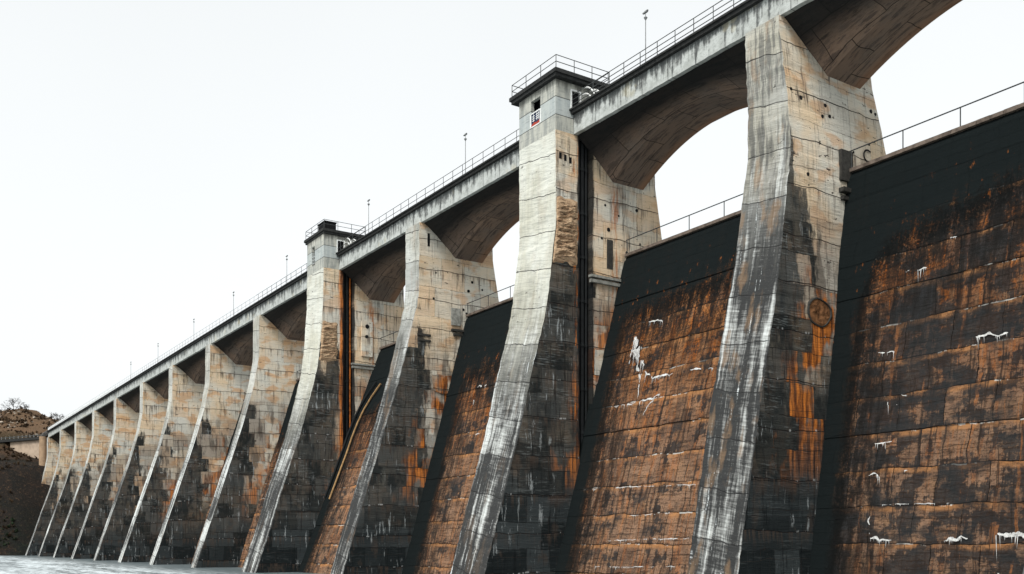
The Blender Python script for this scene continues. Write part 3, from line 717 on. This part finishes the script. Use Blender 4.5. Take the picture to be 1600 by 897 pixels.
# ------------------------------------------------------------------ overflow walls
ZC = 26.8; YC = 59.6
wall_specs = {0: (.165, 'rusty overflow wall at the far right with white lime lines and black top', dict(k0=12.5, kd=.2, kk=2.1, edge=2.2, tint=(.27, .10, .032), dk=1.05, seed=1.0)),
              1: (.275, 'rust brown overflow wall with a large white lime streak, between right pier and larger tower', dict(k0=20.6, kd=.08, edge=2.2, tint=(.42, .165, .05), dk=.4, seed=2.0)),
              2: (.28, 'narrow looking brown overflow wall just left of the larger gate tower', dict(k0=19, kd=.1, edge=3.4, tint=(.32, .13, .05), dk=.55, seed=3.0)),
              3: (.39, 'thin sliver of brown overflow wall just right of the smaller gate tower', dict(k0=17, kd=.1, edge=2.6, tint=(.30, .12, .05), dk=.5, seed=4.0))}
def wall_y(z, bat): return YC - .35 - max(0.0, ZC - .5 - z) * bat
def make_wall(i, A, B):
    bat, lab, mp = wall_specs.get(i, (.32, None, dict(k0=17, kd=0, edge=2, seed=5.0)))
    x0 = A['xr'] - .5; x1 = B['xl'] + .5
    if i == 0: x0 = -46.9
    o = ((x0 + x1) / 2, YC, WATER)
    root = empty('overflow_wall', o)
    tag(root, lab or 'overflow wall hidden in shade behind the %s slender pier left of the smaller gate tower' % words[min(i - 4, 8)], 'dam wall', 'overflow walls between the dam piers')
    m = MB(o); nx = 30 if i < 4 else 4; zs = []; z = -8.0
    # courses of slightly uneven projection, each with a small ledge
    H = 2.45; k0 = math.floor(-8 / H)
    rows = []
    k = k0
    rnd = random.Random(i)
    while k * H < ZC - .5:
        a, b = k * H, min((k + 1) * H, ZC - .5); off = rnd.uniform(-.05, .07)
        for zz in (a + .02, (a + b) / 2, b - .02): rows.append((zz, wall_y(zz, bat) + off))
        k += 1
    rows += [(ZC - .3, YC - .2), (ZC, YC)]
    vs = []; sd = i * 9.1
    for zz, yy in rows:
        for q in range(nx + 1):
            x = x0 + (x1 - x0) * q / nx
            n_ = mn.noise(Vector((x * .7, zz * .8, sd))) * .07
            vs.append((x, yy + n_ * (zz < ZC - .6), zz))
    w = nx + 1; fs = [(a * w + q, a * w + q + 1, (a + 1) * w + q + 1, (a + 1) * w + q) for a in range(len(rows) - 1) for q in range(nx)]
    m.add(vs, fs)
    m.add([(x0, YC, ZC), (x1, YC, ZC), (x1, YC + 3, ZC), (x0, YC + 3, ZC), (x1, YC + 3, -8), (x0, YC + 3, -8)], [(0, 1, 2, 3), (3, 2, 4, 5)])
    edge_x = (-45.6 if i == 0 else A['xr'])
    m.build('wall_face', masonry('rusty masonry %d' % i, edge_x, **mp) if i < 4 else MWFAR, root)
    m = MB(o); n = 24; x0c, x1c = A['xr'] + .01, B['xl'] - .01
    if i == 0: x0c = -45.85
    for q in range(n):
        a, b = x0c + (x1c - x0c) * q / n, x0c + (x1c - x0c) * (q + 1) / n; j = (random.random() - .5) * .03
        m.box(a, b - .015, YC - .3 + j, YC + 3.1, ZC + .003, ZC + .26 + j)
    m.build('coping', MCOP, root)
    m = MB(o); zt = ZC + .28; m.tube((x0c, YC - .1, zt + 1.3), (x1c, YC - .1, zt + 1.3), .045); rl = m.build('crest_railing', MRAIL, root)
    n = 5
    for q in range(n + 1):
        x = x0c + .15 + (x1c - x0c - .3) * q / n
        m = MB(o); m.tube((x, YC - .1, zt - .1), (x, YC - .1, zt + 1.3), .04); m.build('post', MRAIL, rl)
    return root, bat
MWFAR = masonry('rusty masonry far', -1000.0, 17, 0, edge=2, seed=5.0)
WR = {}
for i in range(len(PIERS) - 1): WR[i] = make_wall(i, PIERS[i + 1], PIERS[i])

# lime crusts bleeding from the joints: thin irregular flakes lying on the wall face
def on_wall(px, py, bat):
    d = ray(px, py); # plane y = YC-.35-(ZC-.5-z)*bat
    t = (YC - .35 - (ZC - .5) * bat) / (d.y - bat * d.z); return d * t
def crust(i, polys):
    root, bat = WR[i]; o = root.location
    for pl, wd in polys:
        m = MB(o)
        P = [on_wall(a, b, bat) for a, b in pl]
        pts = []
        for a, b in zip(P, P[1:]):
            n = max(2, int((b - a).length / .07)); pts += [a.lerp(b, k / n) for k in range(n)]
        pts.append(P[-1])
        W = []
        for k, c in enumerate(pts):
            e = min(k, len(pts) - 1 - k) / 6
            wv = wd * (.5 if wd < .2 else .75) * (.95 + 2.6 * mn.noise(c * 1.1) + 1.2 * mn.noise(c * 3.7) + .9 * mn.noise(c * 9.0)) * min(1, e + .15)
            off = Vector((mn.noise(c * 2.3 + Vector((5, 0, 0))), 0, mn.noise(c * 2.3 + Vector((0, 9, 0))))) * wd * 1.3
            W.append((c + off, wv))
        def put(c): return (c.x, wall_y(c.z, bat) - .10, c.z)
        for k in range(len(W) - 1):
            (a, wa), (b, wb) = W[k], W[k + 1]
            if wa < wd * .15 or wb < wd * .15: continue
            t = (b - a); t.y = 0; t.normalize(); nr = Vector((-t.z, 0, t.x))
            ja = 1 + .8 * mn.noise(a * 6); jb_ = 1 + .8 * mn.noise(b * 6)
            m.add([put(a - nr * wa * .5), put(b - nr * wb * .5), put(b + nr * wb * .5 * jb_), put(a + nr * wa * .5 * ja)], [(0, 1, 2, 3)])
            for _ in range(2 if wd > .2 else 1):
                if random.random() < .38:
                    L = random.expovariate(1.0) * wd * 1.6 + .05; ww = random.uniform(.010, .028) * (1.6 if wd > .2 else 1)
                    cc = a + Vector((random.gauss(0, wd * .5), 0, random.gauss(0, wd * .25)))
                    m.add([put(cc - Vector((ww, 0, 0))), put(cc + Vector((ww, 0, 0))), put(cc + Vector((ww * .3 + L * .12, 0, -L)))], [(0, 1, 2)])
            if random.random() < .03:      # longer run hanging below
                L = random.uniform(.15, .7) * (wd / .12); ww = wd * random.uniform(.12, .3)
                m.add([put(a - Vector((ww, 0, 0))), put(a + Vector((ww, 0, 0))), put(a + Vector((ww * .2, 0, -L)))], [(0, 1, 2)])
        m.build('lime_crust', MLIME, root)
crust(1, [([(995, 514), (997, 528), (992, 545), (1001, 560), (1006, 578)], .30), ([(993, 540), (987, 556), (984, 570)], .16), ([(1001, 540), (995, 565), (1002, 590)], .22), ([(1006, 578), (1022, 590), (1036, 586), (1052, 583)], .16), ([(1004, 575), (1000, 605), (997, 622)], .12),
          ([(960, 635), (985, 632), (1000, 628), (1022, 622), (1034, 614)], .11), ([(1022, 624), (1012, 636), (1005, 652)], .10), ([(1014, 505), (1026, 501), (1038, 503)], .13), ([(1078, 580), (1096, 576), (1118, 574)], .15),
          ([(925, 765), (960, 762), (1000, 760), (1040, 759), (1090, 757)], .045), ([(984, 806), (1015, 804), (1050, 802)], .04), ([(952, 845), (1000, 843), (1078, 841)], .045), ([(930, 885), (990, 886), (1060, 885)], .04)])
crust(0, [([(1412, 426), (1430, 422), (1453, 415)], .16), ([(1524, 525), (1550, 522), (1568, 524), (1583, 517)], .19), ([(1372, 552), (1390, 550), (1404, 549)], .09), ([(1387, 635), (1390, 627)], .14), ([(1399, 634), (1404, 633)], .14),
          ([(1357, 693), (1385, 691), (1410, 689)], .10), ([(1352, 795), (1371, 789)], .14), ([(1368, 791), (1360, 808), (1359, 838)], .13), ([(1358, 840), (1375, 843), (1394, 845)], .12), ([(1376, 789), (1420, 787), (1486, 786)], .045),
          ([(1478, 842), (1498, 839), (1517, 838)], .17), ([(1560, 834), (1600, 835), (1612, 835)], .20), ([(1357, 742), (1372, 740), (1374, 758)], .10), ([(1408, 738), (1421, 735)], .10), ([(1560, 896), (1570, 894)], .15), ([(1410, 617), (1420, 618)], .09), ([(1470, 375), (1500, 370)], .06)])
crust(2, [([(748, 604), (762, 602)], .2), ([(741, 624), (740, 634)], .15), ([(735, 680), (752, 677)], .1)])

MOCH = plain('ochre pipe', (.36, .22, .10), .7, var=.5)
root, bat = WR[3]
for off in (0, 1):
    m = MB(root.location)
    pp = [on_wall(a - off * 7, b - off * 3, bat) + Vector((.0, -.22, 0)) for a, b in ((597, 600), (583, 620), (571, 640), (561, 661), (552, 684), (544, 708), (535, 732), (526, 756), (517, 780))]
    m.path([tuple(q) for q in pp], .13, n=8); m.build('curved_pipe', MOCH if off == 0 else MPIPE, root)

# ------------------------------------------------------------------ lamp posts on the deck
lampx = [-62.9, -92.6, -117.3, -147.0, -173.4, -198.6, -227.2, -254.0]
ll = ['tall thin lamp post on the deck nearest the camera, right of the larger tower', 'thin lamp post on the deck left of the larger gate tower', 'thin lamp post on the deck right beside the smaller gate tower',
      'first thin lamp post left of the smaller gate tower', 'second thin lamp post left of the smaller gate tower', 'third thin lamp post left of the smaller gate tower', 'fourth thin lamp post left of the smaller gate tower', 'fifth and most distant thin lamp post on the deck']
base = None
for i, x in enumerate(lampx):
    o = (x, 55.0, ZS1)
    root = empty('lamp_post', o); tag(root, ll[i], 'lamp post', 'lamp posts along the dam deck')
    if base is None:
        a = MB((0, 0, 0)); a.tube((0, 0, 0), (0, 0, 5.1), .05, .035, n=8); a.tube((0, 0, 0), (0, 0, .3), .12, n=8)
        b = MB((0, 0, 0)); b.tube((0, 0, 5.1), (0, 0, 5.3), .05, .17, n=8); b.tube((0, 0, 5.3), (0, 0, 5.42), .17, .05, n=8)
        b.tube((0, 0, 5.42), (0, 0, 5.75), .03, n=6); b.box(-.32, .22, -.09, .09, 5.72, 5.80); b.box(-.1, .3, -.07, .07, 5.80, 5.86)
        base = []
        for nm, mb in (('pole', a), ('lamp_head', b)):
            ob = mb.build(nm, MRAILG, root); base.append(ob)
    else:
        for ob in base:
            c = ob.copy(); COL.objects.link(c); c.parent = root

# ------------------------------------------------------------------ water, hill
m = MB((0, 0, WATER)); S = 3000
m.add([(-S, -S, WATER), (S, -S, WATER), (S, S, WATER), (-S, S, WATER)], [(0, 1, 2, 3)])
tag(m.build('water', MWATER), kind='structure')

def hill_h(x, y):
    d = -350 - x + 3.0 * mn.noise(Vector((0, y * .06, 1)))
    if d < 0: h = -4.0 + d * .6
    elif d < 32: h = -4.0 + d * 1.14
    elif d < 46: h = 32.5 + (d - 32) * .3
    elif d < 130: h = 36.7 + (d - 46) * .275 * (1.0)
    else: h = 59.8 - (d - 130) * .12
    ridge = 1.0 - .0065 * abs(y - 60) ** 1.25 / (1 + abs(y - 60) * .01) if d > 46 else 1.0
    if d > 46: h = 36.7 + (h - 36.7) * max(ridge, -.3)
    if 26 < d < 78 and y < 59.5 - max(0, (d - 40)) * .52: h = min(h, 27.5 + .27 * (d - 30))
    amp = 1.3 if d < 40 else 2.2
    if 26 < d < 60: amp = .5
    if d > 0:
        h += amp * mn.fractal(Vector((x * .05, y * .05, 2.2)), .7, 2.1, 5) * min(d / 10, 1)
        h += .5 * mn.noise(Vector((x * .5, y * .5, 5)))
    return h
xs = [-335 - k * 1.5 for k in range(0, 110)] + [-500 - k * 12 for k in range(1, 40)]
ys = [-260 + 14 * k for k in range(18)] + [-6 + 2.0 * k for k in range(75)] + [145 + 15 * k for k in range(20)]
vs = [(x, y, hill_h(x, y)) for x in xs for y in ys]; w = len(ys)
fs = [(a * w + b, a * w + b + 1, (a + 1) * w + b + 1, (a + 1) * w + b) for a in range(len(xs) - 1) for b in range(len(ys) - 1)]
m = MB((-400, 50, WATER)); m.add(vs, fs); ho = m.build('hillside', MHILL, smooth=True); tag(ho, kind='structure')

# scrub and stones covering the hill
def scatter(name, label, cat, mat, count, size, zr, kind):
    m = MB((-400, 50, 0)); rnd = random.Random(hash(kind) % 7 if False else len(kind))
    c = 0; tries = 0
    while c < count and tries < count * 20:
        tries += 1
        x = rnd.uniform(-500, -352); y = rnd.uniform(-5, 100); z = hill_h(x, y)
        if not (zr[0] < z < zr[1]) or (x > -376 and y > 41.5): continue
        if -392 < x < -376 and 50 < y < 66: continue
        if mn.noise(Vector((x * .08, y * .08, 9))) < -.15: continue
        s = size * rnd.uniform(.4, 1.3)
        if kind == 'stone':
            q = [Vector((rnd.uniform(-1, 1), rnd.uniform(-1, 1), rnd.uniform(-.3, .8))) * s for _ in range(7)]
            bm = bmesh.new()
            for p in q: bm.verts.new(p)
            r = bmesh.ops.convex_hull(bm, input=bm.verts)
            bm.verts.index_update(); P_ = [(v.co.x + x, v.co.y + y, v.co.z + z) for v in bm.verts]
            m.add(P_, [tuple(v.index for v in f.verts) for f in bm.faces]); bm.free()
        else:
            for k in range(16):
                a = rnd.uniform(0, 6.28); e = rnd.uniform(.2, 1.4); L = s * rnd.uniform(.5, 1.2)
                tip = Vector((x + L * math.cos(a) * math.cos(e), y + L * math.sin(a) * math.cos(e), z + L * math.sin(e)))
                wv = Vector((math.sin(a), -math.cos(a), rnd.uniform(-.5, .5))) * s * .16
                mid = Vector((x, y, z)).lerp(tip, .6)
                m.add([(x, y, z - .1), tuple(mid + wv), tuple(tip), tuple(mid - wv)], [(0, 1, 2, 3)])
        c += 1
    return tag(m.build(name, mat), label, cat, kind='stuff')
scatter('hill_scrub', 'dry brown scrub covering the dark hillside at left', 'scrub', plain('dry brown scrub', (.075, .05, .03), .95, var=.7, scale=.4), 2600, 1.1, (-2, 70), 'scrub')
scatter('hill_scrub', 'low green scrub near the water at the foot of the hillside', 'scrub', plain('dull green scrub', (.03, .05, .025), .95, var=.5, scale=.4), 500, .9, (-3.5, 9), 'green')
scatter('hill_stones', 'pale stones strewn over the upper brown hill', 'stones', plain('pale stones', (.42, .36, .29), .95, var=.4, scale=.3), 420, .75, (38, 70), 'stone')

def shrub(x, y, h, spread, seed, label):
    rnd = random.Random(seed); z = hill_h(x, y) - .2
    root = empty('bare_shrub', (x, y, z)); tag(root, label, 'bush', 'bare bushes on the hill skyline')
    mt = MB((x, y, z)); mk = MB((x, y, z))
    def br(m, p, d, L, r, lev):
        q = p + d * L; m.tube(p, q, r, r * .65, n=4)
        if lev == 0: return
        for _ in range(3 if lev > 1 else 4):
            nd = (d + Vector((rnd.gauss(0, .5) * spread, rnd.gauss(0, .5) * spread, rnd.gauss(.05, .3)))).normalized()
            br(mk, p.lerp(q, rnd.uniform(.55, 1)), nd, L * rnd.uniform(.6, .85), r * .62, lev - 1)
    for _ in range(4):
        d = Vector((rnd.gauss(0, .45) * spread, rnd.gauss(0, .45) * spread, 1)).normalized()
        br(mt, Vector((x, y, z)), d, h * .3, .14, 4)
    mt.build('stem', MTWIG, root); mk.build('twigs', MTWIG, root)
for px, X, h, sp, sd, lab in ((22, -478, 8, 1.3, 1, 'largest bare bush at the left edge of the hill skyline'), (4, -470, 6, 1.2, 2, 'low bare bush cut by the left picture edge'), (38, -484, 4.5, 1.3, 5, 'small bare bush beside the largest one on the hilltop'),
                          (89, -470, 6.5, 1.0, 3, 'bare upright bush on the hill shoulder near the deck'), (110, -466, 4.5, 1.0, 4, 'faint small bush just above the end of the deck')):
    rt = ray(px, 700); Y = X / rt.x * rt.y
    shrub(X, Y, h, sp, sd, lab)

# ------------------------------------------------------------------ left abutment: road turning off the dam, walls, column
rd = [(-373.9, 53.35), (-391, 53.4), (-401, 48), (-412, 42), (-430, 33), (-455, 22)]
root = empty('approach_road_bridge', (-391, 53, 30)); tag(root, 'thin dark road deck curving off the left end of the dam', 'bridge')
o = root.location
def strip(y_off0, y_off1, z0, z1, name, mat, parent=root):
    m = MB(o); L = []
    for k, (x, y) in enumerate(rd):
        a = rd[max(k - 1, 0)]; b = rd[min(k + 1, len(rd) - 1)]
        d = Vector((b[0] - a[0], b[1] - a[1])).normalized(); n_ = Vector((-d.y, d.x))   # points to -Y/-X... side
        if n_.y > 0: n_ = -n_
        p = Vector((x, y)); L.append((p - n_ * y_off0, p - n_ * y_off1))
    for (a0, a1), (b0, b1) in zip(L, L[1:]):
        m.add([(a0.x, a0.y, z0), (b0.x, b0.y, z0), (b1.x, b1.y, z0), (a1.x, a1.y, z0), (a0.x, a0.y, z1), (b0.x, b0.y, z1), (b1.x, b1.y, z1), (a1.x, a1.y, z1)],
              [(0, 1, 2, 3), (4, 7, 6, 5), (0, 4, 5, 1), (1, 5, 6, 2), (2, 6, 7, 3), (3, 7, 4, 0)])
    return m.build(name, mat, parent)
strip(0, 6, 37.9, 38.9, 'road_slab', MCORN)
strip(.1, .22, 39.3, 39.6, 'guard_rail', MRAIL)
m = MB(o)
for k in range(26):
    t = k / 26 * (len(rd) - 1); a, b = rd[int(t)], rd[int(t) + 1]; f = t - int(t)
    x, y = a[0] + (b[0] - a[0]) * f, a[1] + (b[1] - a[1]) * f + .2
    m.tube((x, y, 38.8), (x, y, 39.8), .07, n=5)
m.build('rail_posts', MRAILP, root)
ab = empty('abutment_wall', (-395, 52, 25)); tag(ab, 'tan concrete abutment wall under the road beside the hill', 'wall')
o = ab.location
m = MB(o); m.box(-391.5, -376, 55.5, 57, 20, 37.85); m.build('shaded_bay', MTAN, ab)
m = MB(o); m.add([(-392, 54, 20), (-408, 45.5, 20), (-408.6, 46.6, 20), (-392.5, 55.2, 20), (-392, 54, 37.85), (-408, 45.5, 37.85), (-408.6, 46.6, 37.85), (-392.5, 55.2, 37.85)],
                 [(0, 4, 5, 1), (1, 5, 6, 2), (2, 6, 7, 3), (3, 7, 4, 0), (4, 7, 6, 5)]); m.build('wing_wall', plain('pale tan concrete', (.42, .33, .25), .9, scale=.3), ab)
m = MB((-380.5, 52.9, 20)); m.tube((-380.5, 52.9, 16), (-380.5, 52.9, 37.85), 1.5, 1.3, n=20)
tag(m.build('round_column', plain('warm tan column concrete', (.36, .25, .16), .9, scale=.5)), 'tan round column under the road left of the leftmost pier', 'column')

# ------------------------------------------------------------------ light
el, az = math.radians(48), None
sdir = Vector((.45, -.80, .0)).normalized() * math.cos(el) + Vector((0, 0, math.sin(el)))   # towards the sun
ld = bpy.data.lights.new('sun', 'SUN'); ld.energy = 1.9; ld.angle = math.radians(22); ld.color = (1, .97, .92)
lo = bpy.data.objects.new('sun', ld); COL.objects.link(lo); lo.rotation_euler = sdir.to_track_quat('Z', 'Y').to_euler(); lo.location = (0, -40, 80)
wd = bpy.data.worlds.new('World'); sc.world = wd; wd.use_nodes = True; nt = wd.node_tree; nt.nodes.clear()
out = nt.nodes.new('ShaderNodeOutputWorld'); ad = nt.nodes.new('ShaderNodeAddShader')
b1 = nt.nodes.new('ShaderNodeBackground'); b2 = nt.nodes.new('ShaderNodeBackground')
sk = nt.nodes.new('ShaderNodeTexSky'); sk.sky_type = 'NISHITA'; sk.sun_disc = False; sk.sun_elevation = el
sk.sun_rotation = math.atan2(sdir.x, sdir.y); sk.air_density = 1; sk.dust_density = 4
hs = nt.nodes.new('ShaderNodeHueSaturation'); hs.inputs['Saturation'].default_value = .15
nt.links.new(sk.outputs[0], hs.inputs['Color']); nt.links.new(hs.outputs[0], b1.inputs[0]); b1.inputs[1].default_value = .05
# thick even cloud layer: slightly brighter overhead
tc = nt.nodes.new('ShaderNodeTexCoord'); nz = nt.nodes.new('ShaderNodeTexNoise'); nz.inputs['Scale'].default_value = 1.6; nz.inputs['Detail'].default_value = 3
nt.links.new(tc.outputs['Generated'], nz.inputs['Vector'])
mr = nt.nodes.new('ShaderNodeMapRange'); mr.inputs[3].default_value = .455; mr.inputs[4].default_value = .53; nt.links.new(nz.outputs[0], mr.inputs[0])
b2.inputs[0].default_value = (.965, .998, 1.0, 1); nt.links.new(mr.outputs[0], b2.inputs[1])
nt.links.new(b1.outputs[0], ad.inputs[0]); nt.links.new(b2.outputs[0], ad.inputs[1]); nt.links.new(ad.outputs[0], out.inputs[0])
vs_ = sc.view_settings; vs_.view_transform = 'Standard'; vs_.look = 'None'; vs_.exposure = .62; vs_.gamma = 1
sc.cycles.max_bounces = 5; sc.cycles.diffuse_bounces = 3
